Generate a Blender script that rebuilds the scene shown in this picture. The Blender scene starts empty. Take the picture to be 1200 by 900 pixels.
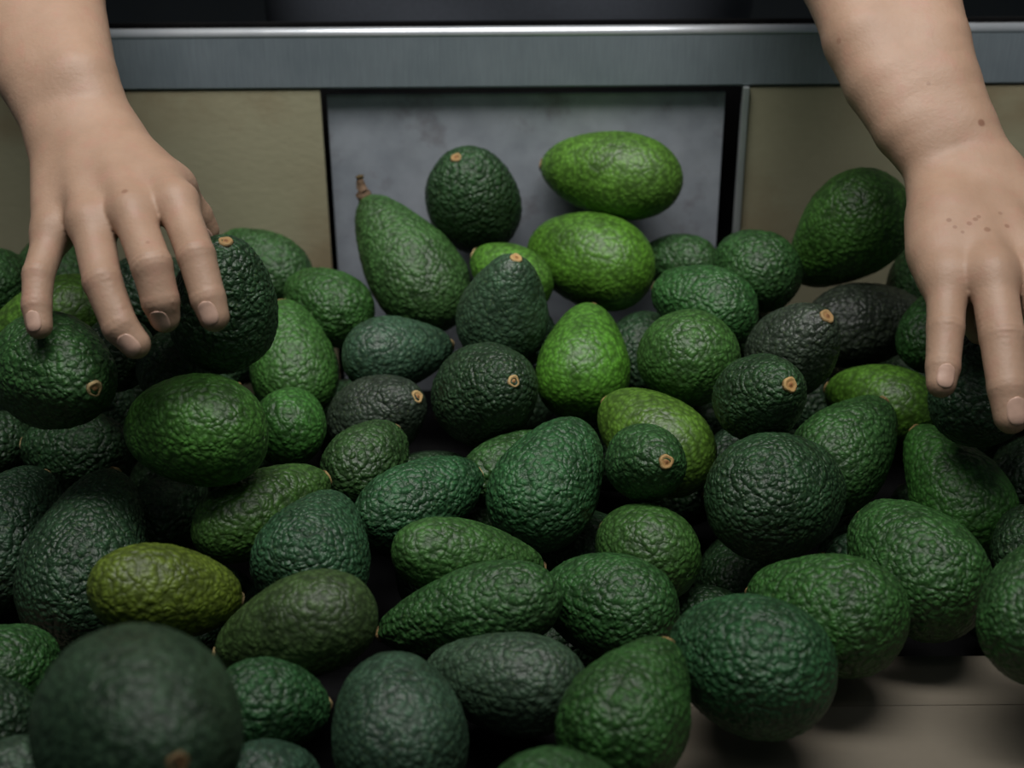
import bpy, bmesh, math, random
import numpy as np
from mathutils import Vector, Matrix, Quaternion

S = bpy.context.scene
COL = S.collection

# ------------------------------------------------------------------ camera
cd = bpy.data.cameras.new('camera'); cam = bpy.data.objects.new('camera', cd); COL.objects.link(cam)
_p, _r = math.radians(30), math.radians(-.42)
_f = Vector((0, math.cos(_p), -math.sin(_p))); _u = Vector((0, math.sin(_p), math.cos(_p))); _x = Vector((1, 0, 0))
_R = math.cos(_r)*_x + math.sin(_r)*_u; _U = -math.sin(_r)*_x + math.cos(_r)*_u
cam.matrix_world = Matrix(((_R.x, _U.x, -_f.x, 0), (_R.y, _U.y, -_f.y, 0), (_R.z, _U.z, -_f.z, 1.5), (0, 0, 0, 1)))
cd.sensor_width = 36; cd.lens = 57.09; cd.clip_start = .02
cd.dof.use_dof = True; cd.dof.focus_distance = .98; cd.dof.aperture_fstop = 6.3; cd.dof.aperture_blades = 0
S.camera = cam

# ------------------------------------------------------------------ world, lamps, exposure
W = bpy.data.worlds.new('world'); S.world = W; W.use_nodes = True
W.node_tree.nodes['Background'].inputs[0].default_value = (.55, .75, .85, 1)
W.node_tree.nodes['Background'].inputs[1].default_value = .03
def area(name, loc, target, sx, sy, power, color, spread=180):
    l = bpy.data.lights.new(name, 'AREA'); l.shape = 'RECTANGLE'; l.size = sx; l.size_y = sy
    l.energy = power; l.color = color; l.spread = math.radians(spread)
    o = bpy.data.objects.new(name, l); COL.objects.link(o); o.location = loc
    o.rotation_euler = (Vector(target) - Vector(loc)).to_track_quat('-Z', 'Y').to_euler(); return o
area('overhead_lamp', (-.05, .76, 2.2), (0, 1.13, 1.0), 1.2, .32, 5.9, (1, .98, .95), 92)
area('fill_light', (0, -.25, 2.7), (0, .95, 1.0), 2.2, .3, 1.3, (.93, .98, 1), 130)  # added fill from the camera side, lifts fingertips and fruit fronts
S.view_settings.view_transform = 'Standard'; S.view_settings.look = 'None'
S.view_settings.exposure = 0; S.view_settings.gamma = 1; S.view_settings.use_curve_mapping = False

# ------------------------------------------------------------------ helpers
def link(name, me, mat=None, parent=None, kind=None):
    o = bpy.data.objects.new(name, me); COL.objects.link(o)
    if mat and not me.materials: me.materials.append(mat)
    if parent: o.parent = parent
    if kind: o['kind'] = kind
    return o
def empty(name, loc=(0, 0, 0)):
    o = bpy.data.objects.new(name, None); o.empty_display_size = .05; COL.objects.link(o); o.location = loc; return o
def tag(o, label, cat, group=None):
    o['label'] = label; o['category'] = cat
    if group: o['group'] = group
    return o
def mesh_from(name, v, f, smooth=True):
    me = bpy.data.meshes.new(name); me.from_pydata(np.asarray(v).tolist(), [], np.asarray(f).tolist() if not isinstance(f, list) else f)
    if smooth: me.polygons.foreach_set('use_smooth', [True]*len(me.polygons))
    me.update(); return me
def quad_mesh(name, v, f):
    """fast path for pure quad arrays"""
    v = np.asarray(v, dtype=np.float32); f = np.asarray(f, dtype=np.int32)
    me = bpy.data.meshes.new(name); me.vertices.add(len(v)); me.vertices.foreach_set('co', v.ravel())
    me.loops.add(f.size); me.loops.foreach_set('vertex_index', f.ravel())
    me.polygons.add(len(f)); me.polygons.foreach_set('loop_start', np.arange(0, f.size, 4, dtype=np.int32))
    me.polygons.foreach_set('use_smooth', np.ones(len(f), dtype=bool))
    me.update(calc_edges=True); me.validate(); return me
def box_mesh(name, x0, x1, y0, y1, z0, z1, bevel=.001, seg=2):
    bm = bmesh.new(); bmesh.ops.create_cube(bm, size=1)
    for v in bm.verts:
        v.co = Vector(((x0+x1)/2 + v.co.x*(x1-x0), (y0+y1)/2 + v.co.y*(y1-y0), (z0+z1)/2 + v.co.z*(z1-z0)))
    if bevel: bmesh.ops.bevel(bm, geom=bm.edges[:], offset=bevel, segments=seg, affect='EDGES', profile=.5)
    me = bpy.data.meshes.new(name); bm.to_mesh(me); bm.free(); return me
def sheet_mesh(name, prof, x0, x1, th, nx=2, wob=0, seed=0):
    """a sheet of thickness th whose y-z profile is prof, extruded along x"""
    rng = np.random.default_rng(seed); P = np.array(prof, float); n = len(P)
    t = np.gradient(P, axis=0); t /= np.linalg.norm(t, axis=1)[:, None]; nn = np.c_[-t[:, 1], t[:, 0]]
    loop = np.vstack([P, (P - nn*th)[::-1]]); m = len(loop); v = []; f = []
    xs = np.linspace(x0, x1, nx)
    for i, x in enumerate(xs):
        w = wob*math.sin(i*1.7 + seed)
        for j in range(m): v.append((x, loop[j, 0], loop[j, 1] + w))
    for i in range(nx-1):
        for j in range(m): f.append([i*m+j, i*m+(j+1) % m, (i+1)*m+(j+1) % m, (i+1)*m+j])
    f.append(list(range(m))[::-1]); f.append([(nx-1)*m+j for j in range(m)])
    me = mesh_from(name, v, f, False)
    bm = bmesh.new(); bm.from_mesh(me); bmesh.ops.recalc_face_normals(bm, faces=bm.faces); bm.to_mesh(me); bm.free()
    return me

class NT:
    def __init__(s, name):
        s.m = bpy.data.materials.new(name); s.m.use_nodes = True; s.t = s.m.node_tree; s.b = s.t.nodes['Principled BSDF']
    def n(s, typ, **kw):
        x = s.t.nodes.new(typ)
        for k, v in kw.items(): setattr(x, k, v)
        return x
    def l(s, a, b): s.t.links.new(a, b)
    def setin(s, node, **kw):
        for k, v in kw.items(): node.inputs[k.replace('_', ' ')].default_value = v
    def coord(s): return s.n('ShaderNodeTexCoord').outputs['Object']
    def noise(s, co, scale, detail=3, rough=.5):
        x = s.n('ShaderNodeTexNoise'); s.l(co, x.inputs['Vector']); s.setin(x, Scale=scale, Detail=detail, Roughness=rough); return x.outputs['Fac']
    def ramp(s, fac, stops):
        r = s.n('ShaderNodeValToRGB'); s.l(fac, r.inputs[0]); e = r.color_ramp.elements
        while len(e) < len(stops): e.new(.5)
        for k, (p, c) in enumerate(stops): e[k].position = p; e[k].color = (c, c, c, 1) if isinstance(c, (int, float)) else (*c, 1)
        return r.outputs[0]
    def mix(s, fac, a, b, mode='MIX'):
        x = s.n('ShaderNodeMix', data_type='RGBA', blend_type=mode)
        for val, sock in ((fac, x.inputs[0]), (a, x.inputs[6]), (b, x.inputs[7])):
            if isinstance(val, (int, float)): sock.default_value = val
            elif isinstance(val, tuple): sock.default_value = (*val, 1)
            else: s.l(val, sock)
        return x.outputs[2]
    def math(s, op, a, b=None, c=None):
        x = s.n('ShaderNodeMath', operation=op)
        for val, sock in ((a, x.inputs[0]), (b, x.inputs[1]), (c, x.inputs[2])):
            if val is None: continue
            if isinstance(val, (int, float)): sock.default_value = val
            else: s.l(val, sock)
        return x.outputs[0]
    def bump(s, h, dist, strength=1):
        x = s.n('ShaderNodeBump'); s.l(h, x.inputs['Height']); x.inputs['Distance'].default_value = dist; x.inputs['Strength'].default_value = strength
        s.l(x.outputs[0], s.b.inputs['Normal'])
    def scaled(s, co, v):
        x = s.n('ShaderNodeMapping'); s.l(co, x.inputs[0]); x.inputs['Scale'].default_value = v; return x.outputs[0]

# ------------------------------------------------------------------ materials
def metal(name, a, b, rough, metallic, streak=(900, 40, 40), stain=None, bump=.0001, spec=.5):
    k = NT(name); co = k.coord(); st = k.noise(k.scaled(co, streak), 1, 2); bl = k.noise(co, 14, 5, .65)
    c = k.mix(k.ramp(bl, [(.3, 0), (.7, 1)]), a, b); c = k.mix(.22, c, k.ramp(st, [(.3, .25), (.7, .6)]), 'OVERLAY')
    if stain: c = k.mix(k.ramp(k.noise(co, 23, 4, .7), [(.55, 0), (.75, .7)]), c, stain)
    k.l(c, k.b.inputs['Base Color']); k.b.inputs['Metallic'].default_value = metallic
    k.l(k.math('MULTIPLY_ADD', bl, .25, rough-.12), k.b.inputs['Roughness']); k.bump(st, bump, .4); k.b.inputs['Specular IOR Level'].default_value = spec; return k.m
M_rail = metal('brushed_steel', (.25, .30, .34), (.31, .36, .40), .42, .4)
M_lip = metal('edge_highlight', (.78, .83, .88), (.85, .88, .92), .36, .7)  # pale colour strengthens the lamp highlight along the rail's top bend
M_plate = metal('galvanised_plate', (.27, .30, .35), (.40, .43, .48), .6, .1, (60, 60, 60), (.16, .14, .15))
M_dark = metal('dark_steel', (.006, .006, .007), (.012, .012, .012), .8, 0., spec=.02)
M_strip = metal('zinc_strip', (.45, .5, .5), (.55, .58, .58), .4, .6)
def board(name, a, b, stain_amt):
    k = NT(name); co = k.coord(); n1 = k.noise(co, 9, 5, .6); fib = k.noise(k.scaled(co, (150, 200, 220)), 1, 3)
    c = k.mix(n1, a, b); c = k.mix(.05, c, k.ramp(fib, [(.3, .3), (.7, .65)]), 'OVERLAY')
    st = k.ramp(k.noise(co, 6.5, 6, .7), [(.55, 0), (.72, stain_amt)]); c = k.mix(st, c, (.22, .13, .06))
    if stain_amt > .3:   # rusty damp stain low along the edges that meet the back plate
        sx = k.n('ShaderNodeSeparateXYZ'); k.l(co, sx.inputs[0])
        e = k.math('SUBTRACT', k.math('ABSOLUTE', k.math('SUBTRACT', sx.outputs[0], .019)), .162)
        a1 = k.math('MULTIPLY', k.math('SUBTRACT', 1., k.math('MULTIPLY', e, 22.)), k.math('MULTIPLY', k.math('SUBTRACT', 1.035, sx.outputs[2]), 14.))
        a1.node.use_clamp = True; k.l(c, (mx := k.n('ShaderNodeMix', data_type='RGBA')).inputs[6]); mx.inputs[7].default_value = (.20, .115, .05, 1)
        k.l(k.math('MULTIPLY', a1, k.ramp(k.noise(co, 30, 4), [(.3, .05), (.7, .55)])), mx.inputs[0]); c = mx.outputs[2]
    k.l(c, k.b.inputs['Base Color']); k.b.inputs['Roughness'].default_value = .72; k.b.inputs['Specular IOR Level'].default_value = .25
    k.bump(k.math('ADD', k.math('MULTIPLY', n1, 3.), fib), .0004, .5); return k.m
M_panel = board('kraft_board', (.33, .31, .205), (.39, .365, .245), .35)
M_liner = board('corrugated_cardboard', (.165, .142, .108), (.20, .172, .132), .12)
def plain(name, c, rough=.6, **kw):
    k = NT(name); co = k.coord(); n = k.noise(co, kw.get('scale', 60), 4)
    k.l(k.mix(n, tuple(x*.8 for x in c), tuple(min(1, x*1.2) for x in c)), k.b.inputs['Base Color'])
    k.b.inputs['Roughness'].default_value = rough; k.bump(n, .0004, .4); return k.m
M_floor = plain('concrete', (.22, .22, .21), .8, scale=8); M_wall = plain('painted_wall', (.10, .11, .12), .8, scale=5)

def avocado_material():
    k = NT('avocado_skin'); oi = k.n('ShaderNodeObjectInfo'); co0 = k.coord()
    off = k.n('ShaderNodeVectorMath', operation='SCALE'); off.inputs[0].default_value = (3.1, 5.7, 2.3); k.l(oi.outputs['Random'], off.inputs['Scale'])
    ad = k.n('ShaderNodeVectorMath', operation='ADD'); k.l(co0, ad.inputs[0]); k.l(off.outputs[0], ad.inputs[1]); co = ad.outputs[0]
    nz = k.n('ShaderNodeTexNoise'); k.l(co, nz.inputs['Vector']); k.setin(nz, Scale=110., Detail=2.)
    wr = k.n('ShaderNodeVectorMath', operation='MULTIPLY_ADD'); k.l(nz.outputs['Color'], wr.inputs[0]); wr.inputs[1].default_value = (.006,)*3; k.l(co, wr.inputs[2])
    vo = k.n('ShaderNodeTexVoronoi', feature='SMOOTH_F1'); k.l(wr.outputs[0], vo.inputs['Vector']); k.setin(vo, Scale=285., Smoothness=.25)
    v2 = k.n('ShaderNodeTexVoronoi', feature='F1'); k.l(co, v2.inputs['Vector']); k.setin(v2, Scale=330.)
    fine = k.noise(co, 700, 2)
    att = k.n('ShaderNodeAttribute', attribute_type='OBJECT', attribute_name='relief')
    h = k.math('ADD', k.math('MULTIPLY', k.math('SUBTRACT', 1., vo.outputs['Distance']), 1.), k.math('MULTIPLY', fine, .28))
    blotch = k.noise(co, 38, 4, .6); big = k.noise(co, 15, 2)
    base = k.mix(1., oi.outputs['Color'], k.ramp(blotch, [(.30, .62), (.5, 1.), (.72, 1.35)]), 'MULTIPLY')
    base = k.mix(k.ramp(big, [(.45, 0), (.75, .4)]), base, k.mix(.5, oi.outputs['Color'], (.028, .030, .022)))
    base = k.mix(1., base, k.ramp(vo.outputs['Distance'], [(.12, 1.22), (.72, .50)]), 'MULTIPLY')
    dots = k.ramp(v2.outputs['Distance'], [(.10, .30), (.26, 0)])
    base = k.mix(dots, base, (.13, .20, .06))
    k.l(base, k.b.inputs['Base Color'])
    k.l(k.math('MULTIPLY_ADD', blotch, .25, .36), k.b.inputs['Roughness']); k.b.inputs['Specular IOR Level'].default_value = .5
    bp = k.n('ShaderNodeBump'); k.l(h, bp.inputs['Height']); bp.inputs['Distance'].default_value = .0024; k.l(att.outputs['Fac'], bp.inputs['Strength'])
    k.l(bp.outputs[0], k.b.inputs['Normal']); return k.m
M_avo = avocado_material()
def stem_material():
    k = NT('stem_cork'); co = k.coord(); sx = k.n('ShaderNodeSeparateXYZ'); k.l(co, sx.inputs[0])
    r = k.math('SQRT', k.math('ADD', k.math('POWER', sx.outputs[0], 2.), k.math('POWER', sx.outputs[1], 2.)))
    rn = k.math('ADD', r, k.math('MULTIPLY', k.noise(co, 500, 3), .0012))
    c = k.ramp(k.math('MULTIPLY', rn, 160.), [(.18, (.26, .13, .05)), (.45, (.48, .33, .15)), (.85, (.52, .42, .22)), (1., (.10, .08, .03))])
    oi = k.n('ShaderNodeObjectInfo'); c = k.mix(1., c, k.ramp(oi.outputs['Random'], [(0, (.45, .36, .30)), (.5, (.85, .68, .50)), (1, (1., .95, .9))]), 'MULTIPLY')
    k.l(c, k.b.inputs['Base Color']); k.b.inputs['Roughness'].default_value = .75; k.bump(k.noise(co, 900, 3), .0006, .6); return k.m
M_stem = stem_material(); M_twig = plain('dry_twig', (.16, .10, .06), .8, scale=400)
MOLES = [(0.2897, -0.4763, 1.1381, 0.00328, 0.75), (0.2586, -0.5425, 1.1029, 0.0022, 0.5), (0.2612, -0.5475, 1.1007, 0.00188, 0.45), (0.27, -0.5456, 1.102, 0.0022, 0.45), (0.274, -0.543, 1.1035, 0.0022, 0.5), (0.2792, -0.5517, 1.1009, 0.00281, 0.55), (0.2763, -0.5413, 1.1044, 0.00189, 0.45), (0.2926, -0.5451, 1.0999, 0.0022, 0.5), (0.2903, -0.5362, 1.1042, 0.0019, 0.35), (0.2651, -0.5511, 1.099, 0.00156, 0.4), (0.2088, -0.4205, 1.1723, 0.0027, 0.35), (0.2588, -0.4588, 1.1573, 0.00198, 0.3), (-0.2178, -0.5713, 1.1375, 0.00271, 0.5), (-0.2, -0.606, 1.1218, 0.00176, 0.35)]
def skin_material():
    k = NT('skin'); co = k.coord(); n = k.noise(co, 30, 4, .6); fine = k.noise(co, 420, 3); n3 = k.noise(co, 90, 3)
    c = k.mix(k.ramp(n, [(.3, 0), (.7, 1)]), (.34, .215, .145), (.41, .265, .185)); c = k.mix(k.ramp(n3, [(.52, 0), (.75, .35)]), c, (.41, .20, .15))
    for (x, y, z, r, s) in MOLES:
        d = k.n('ShaderNodeVectorMath', operation='DISTANCE'); k.l(co, d.inputs[0]); d.inputs[1].default_value = (x, y, z)
        m = k.n('ShaderNodeMapRange', interpolation_type='SMOOTHSTEP'); k.l(d.outputs['Value'], m.inputs[0])
        for q, val in ((1, r*.4), (2, r), (3, s), (4, 0.)): m.inputs[q].default_value = val
        c = k.mix(m.outputs[0], c, (.17, .07, .04))
    k.l(c, k.b.inputs['Base Color']); k.b.inputs['Roughness'].default_value = .52; k.b.inputs['Specular IOR Level'].default_value = .4
    k.b.inputs['Subsurface Weight'].default_value = .05; k.b.inputs['Subsurface Scale'].default_value = .004; k.b.inputs['Subsurface Radius'].default_value = (1, .4, .25)
    k.bump(k.math('ADD', fine, k.math('MULTIPLY', n3, 1.5)), .0006, .35); return k.m
M_skin = skin_material()
M_nail = plain('nail', (.50, .325, .25), .42, scale=200)
M_shirt = plain('navy_cloth', (.036, .042, .054), .85, scale=300)
M_hair = plain('dark_hair', (.02, .015, .012), .5, scale=300)

# ------------------------------------------------------------------ the setting
link('floor', box_mesh('floor', -3, 3, -2, 4, -.06, 0, 0), M_floor, None, 'structure')
link('wall_back', box_mesh('wall_back', -3, 3, 3.6, 3.7, 0, 3, 0), M_wall, None, 'structure')

# ------------------------------------------------------------------ the packing bin
bin_ = tag(empty('packing_bin', (0, 0, 0)), 'steel packing bin with brushed rim rail and grey back plate holding the avocados', 'bin')
def rail_mesh():
    # folded sheet: front face, rounded top bend, top flange running back, short return lip below
    y0, zt, zb, r = 1.170, 1.1275, 1.0815, .0042; pts = [(y0+.010, zb), (y0+.002, zb), (y0, zb+.002)]
    pts += [(y0, zt-r), (y0+.004, zt-r+.0004), (y0+2*r, zt-r), (y0+2*r, zt-.03)]
    me = sheet_mesh('rim_rail', pts, -.62, .62, .0015); return me
def lip_mesh():
    y0, zt, r = 1.170, 1.1275, .0042
    return sheet_mesh('rail_lip', [(y0+r-.0002+math.cos(math.pi*1.12-i/18*math.pi*1.24)*r*1.06, zt-r+.0004+math.sin(math.pi*1.12-i/18*math.pi*1.24)*r*1.06) for i in range(19)], -.62, .62, .0004)
o = link('rim_rail', rail_mesh(), M_rail, bin_)
lp = link('rail_lip', lip_mesh(), M_lip, o); lp.data.polygons.foreach_set('use_smooth', [len(p.vertices) == 4 for p in lp.data.polygons]); lp['label'] = 'rounded rail edge with its highlight in the pale colour'
link('back_plate', box_mesh('back_plate', -.1397, .1642, 1.1805, 1.1825, .80, 1.0738, .0006), M_plate, bin_)
link('rear_sheet', box_mesh('rear_sheet', -.62, .62, 1.212, 1.215, .80, 1.12, 0), M_dark, bin_)
link('corner_strip', box_mesh('corner_strip', .1758, .1805, 1.168, 1.178, .80, 1.0815, .0006), M_strip, bin_)
link('bin_floor', box_mesh('bin_floor', -.62, .62, .742, 1.215, .803, .813, 0), M_dark, bin_)
link('front_wall', box_mesh('front_wall', -.62, .62, .738, .742, .80, .881, 0), M_dark, bin_)
link('shelf', box_mesh('shelf', -.62, .62, .34, .738, .866, .882, .002), M_dark, bin_)
for sx in (-1, 1):
    link('side_wall', box_mesh('side_wall', sx*.622-.002, sx*.622+.002, .742, 1.215, .80, 1.10, .001), M_rail, bin_)
    for yy in (.38, 1.19): link('leg', box_mesh('leg', sx*.60-.02, sx*.60+.02, yy-.02, yy+.02, 0, .80 if yy > 1 else .87, .002), M_dark, bin_)
tag(link('backing_board', box_mesh('backing_board', -.61, -.1432, 1.1715, 1.1755, .815, 1.0803, .0008), M_panel), 'olive beige board panel on the left under the steel rail', 'panel', 'boards lining the bin back')
tag(link('backing_board', box_mesh('backing_board', .181, .61, 1.1715, 1.1755, .815, 1.0803, .0008), M_panel), 'olive beige board panel on the right, beside the black slit', 'panel', 'boards lining the bin back')
FLAP = [(.6950, .8898), (.715, .8885), (.741, .8860), (.7465, .882), (.7475, .855)]
tag(link('cardboard_sheet', sheet_mesh('cardboard_sheet', [(.36, .8907), (.60, .8907), (.6935, .8907)], .080, .60, .008)), 'flat brown cardboard sheet lying on the front shelf at lower right', 'cardboard')
tag(link('cardboard_flap', sheet_mesh('cardboard_flap', FLAP, .082, .60, .0012)), 'narrow brown cardboard flap folded over the bin edge at lower right', 'cardboard')
tag(link('cardboard_flap', sheet_mesh('cardboard_flap', [(y, z) for y, z in FLAP], -.60, -.262, .0012)), 'brown cardboard corner peeking out between dark avocados at the left edge', 'cardboard')
for o in COL.objects:
    if o.name.startswith('cardboard_'): o.data.materials.append(M_liner)

# ------------------------------------------------------------------ avocados
def radius(t, p):
    x = 2*t-1
    return np.sqrt(np.maximum(0, 1-np.abs(x)**2.2))*(1+p*.75*x-p*.5*(1-x*x)*np.maximum(-x, 0))
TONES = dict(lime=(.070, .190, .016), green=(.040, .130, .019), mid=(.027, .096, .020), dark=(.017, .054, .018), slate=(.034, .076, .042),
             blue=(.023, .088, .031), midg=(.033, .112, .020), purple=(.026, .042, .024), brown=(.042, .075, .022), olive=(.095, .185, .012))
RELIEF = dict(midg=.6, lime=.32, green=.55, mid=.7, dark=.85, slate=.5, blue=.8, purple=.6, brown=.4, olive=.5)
def avocado_mesh(name, L, D, p, seed, nu, nv, amp):
    rng = np.random.default_rng(seed)
    th = (np.arange(nv)+.5)/nv*math.pi; t = (1-np.cos(th))/2
    nm = radius(np.linspace(0, 1, 400), p).max(); r = radius(t, p)/nm*D/2
    ph = np.arange(nu)/nu*2*math.pi; z = L/2-t*L
    ring = np.stack([r[:, None]*np.cos(ph), r[:, None]*np.sin(ph), np.repeat(z[:, None], nu, 1)], -1)
    # slight bend and out-of-round
    ring[..., 0] *= 1+rng.normal()*.025; ring[..., 0] += (rng.normal()*.012)*L*((ring[..., 2]/L*2)**2)
    v = np.vstack([[[0, 0, L/2]], ring.reshape(-1, 3), [[0, 0, -L/2]]])
    n = v/np.array([D*D, D*D, L*L])*4; n /= np.linalg.norm(n, axis=1)[:, None]
    if amp > 0:   # pebbled hide: raised cells parted by shallow furrows
        npt = 800; q = rng.normal(size=(npt, 3)); q /= np.linalg.norm(q, axis=1)[:, None]
        d2 = 2-2*(n @ q.T); d2.partition(1, axis=1); F1 = np.sqrt(np.maximum(d2[:, 0], 0)); F2 = np.sqrt(np.maximum(d2[:, 1], 0))
        hgt = np.minimum((F2-F1)/.055, 1)
        k = rng.normal(size=(14, 3))*4; a = rng.random(14)*6.28; low = np.sin(n @ k.T+a).mean(1)
        fade = np.clip((L/2-np.abs(v[:, 2]))/(L*.10), .15, 1)
        v = v+n*((hgt-.6)*.0006*amp*fade+low*.0012*amp)[:, None]
    f = []
    i0 = 1+np.arange(nv-1)[:, None]*nu+np.arange(nu)[None]; i1 = 1+np.arange(nv-1)[:, None]*nu+(np.arange(nu)+1)[None] % nu
    Q = np.stack([i0, i0+nu, i1+nu, i1], -1).reshape(-1, 4)
    last = 1+(nv-1)*nu
    T0 = [(0, 1+j, 1+(j+1) % nu) for j in range(nu)]; T1 = [(len(v)-1, last+(j+1) % nu, last+j) for j in range(nu)]
    me = bpy.data.meshes.new(name); me.vertices.add(len(v)); me.vertices.foreach_set('co', v.astype(np.float32).ravel())
    lt = np.concatenate([Q.ravel(), np.array(T0).ravel(), np.array(T1).ravel()]).astype(np.int32)
    ls = np.concatenate([np.arange(len(Q))*4, len(Q)*4+np.arange(2*nu)*3]).astype(np.int32)
    me.loops.add(len(lt)); me.loops.foreach_set('vertex_index', lt); me.polygons.add(len(ls)); me.polygons.foreach_set('loop_start', ls)
    me.polygons.foreach_set('use_smooth', np.ones(len(ls), dtype=bool)); me.update(calc_edges=True); me.materials.append(M_avo); return me
def lathe(name, prof, n=20):
    v = []; f = []
    for (r, z) in prof:
        for j in range(n): a = j/n*2*math.pi; w = 1+.07*math.sin(3*a+1)+.05*math.sin(5*a); v.append((r*w*math.cos(a), r*w*math.sin(a), z))
    for i in range(len(prof)-1):
        for j in range(n): f.append([i*n+j, i*n+(j+1) % n, (i+1)*n+(j+1) % n, (i+1)*n+j])
    f.append([(len(prof)-1)*n+j for j in range(n)]); return mesh_from(name, v, f)
stem_me = lathe('stem', [(.0052, -.0022), (.0054, -.0004), (.0046, .0008), (.0036, .0010), (.0026, .0002), (.0014, .0006), (.0004, .0012)])
stem_me.materials.append(M_stem)
def tube(name, pts, rad, n=10):
    v = []; f = []; pts = [Vector(p) for p in pts]
    for i, p in enumerate(pts):
        t = (pts[min(i+1, len(pts)-1)]-pts[max(i-1, 0)]).normalized(); a = t.orthogonal().normalized(); b = t.cross(a)
        for j in range(n): q = j/n*2*math.pi; v.append(p+(a*math.cos(q)+b*math.sin(q))*rad[i]*(1+.12*math.sin(3*q+i)))
    for i in range(len(pts)-1):
        for j in range(n): f.append([i*n+j, i*n+(j+1) % n, (i+1)*n+(j+1) % n, (i+1)*n+j])
    f += [list(range(n))[::-1], [(len(pts)-1)*n+j for j in range(n)]]; return mesh_from(name, [tuple(x) for x in v], f)
def put_avocado(i, c, ax, L, D, tone, pear, label, group, fine=True):
    rng = random.Random(i*7+3); amp = {'lime': .55, 'green': .85, 'brown': .6, 'slate': .8, 'olive': .8}.get(tone, 1.1)
    me = avocado_mesh('avocado', L, D, pear, i+11, *((112, 72, amp) if fine else (40, 26, .6)))
    o = link('avocado', me); o.location = c
    q = Vector((0, 0, 1)).rotation_difference(Vector(ax)) @ Quaternion((0, 0, 1), rng.random()*6.28)
    o.rotation_mode = 'QUATERNION'; o.rotation_quaternion = q
    b = TONES[tone]; j = [1+rng.uniform(-.12, .12) for _ in range(3)]; o.color = (b[0]*j[0]*1.14, b[1]*j[1]*1.1, b[2]*j[2]*1.14, 1); o['relief'] = RELIEF[tone]
    tag(o, label, 'avocado', group)
    s = link('stem', stem_me, None, o); s.location = (0, 0, L/2-.0003); s.rotation_euler = (rng.uniform(-.12, .12), rng.uniform(-.12, .12), rng.random()*6); s.scale = (rng.uniform(.8, 1.02),)*2+(1,)
    return o, s
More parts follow.
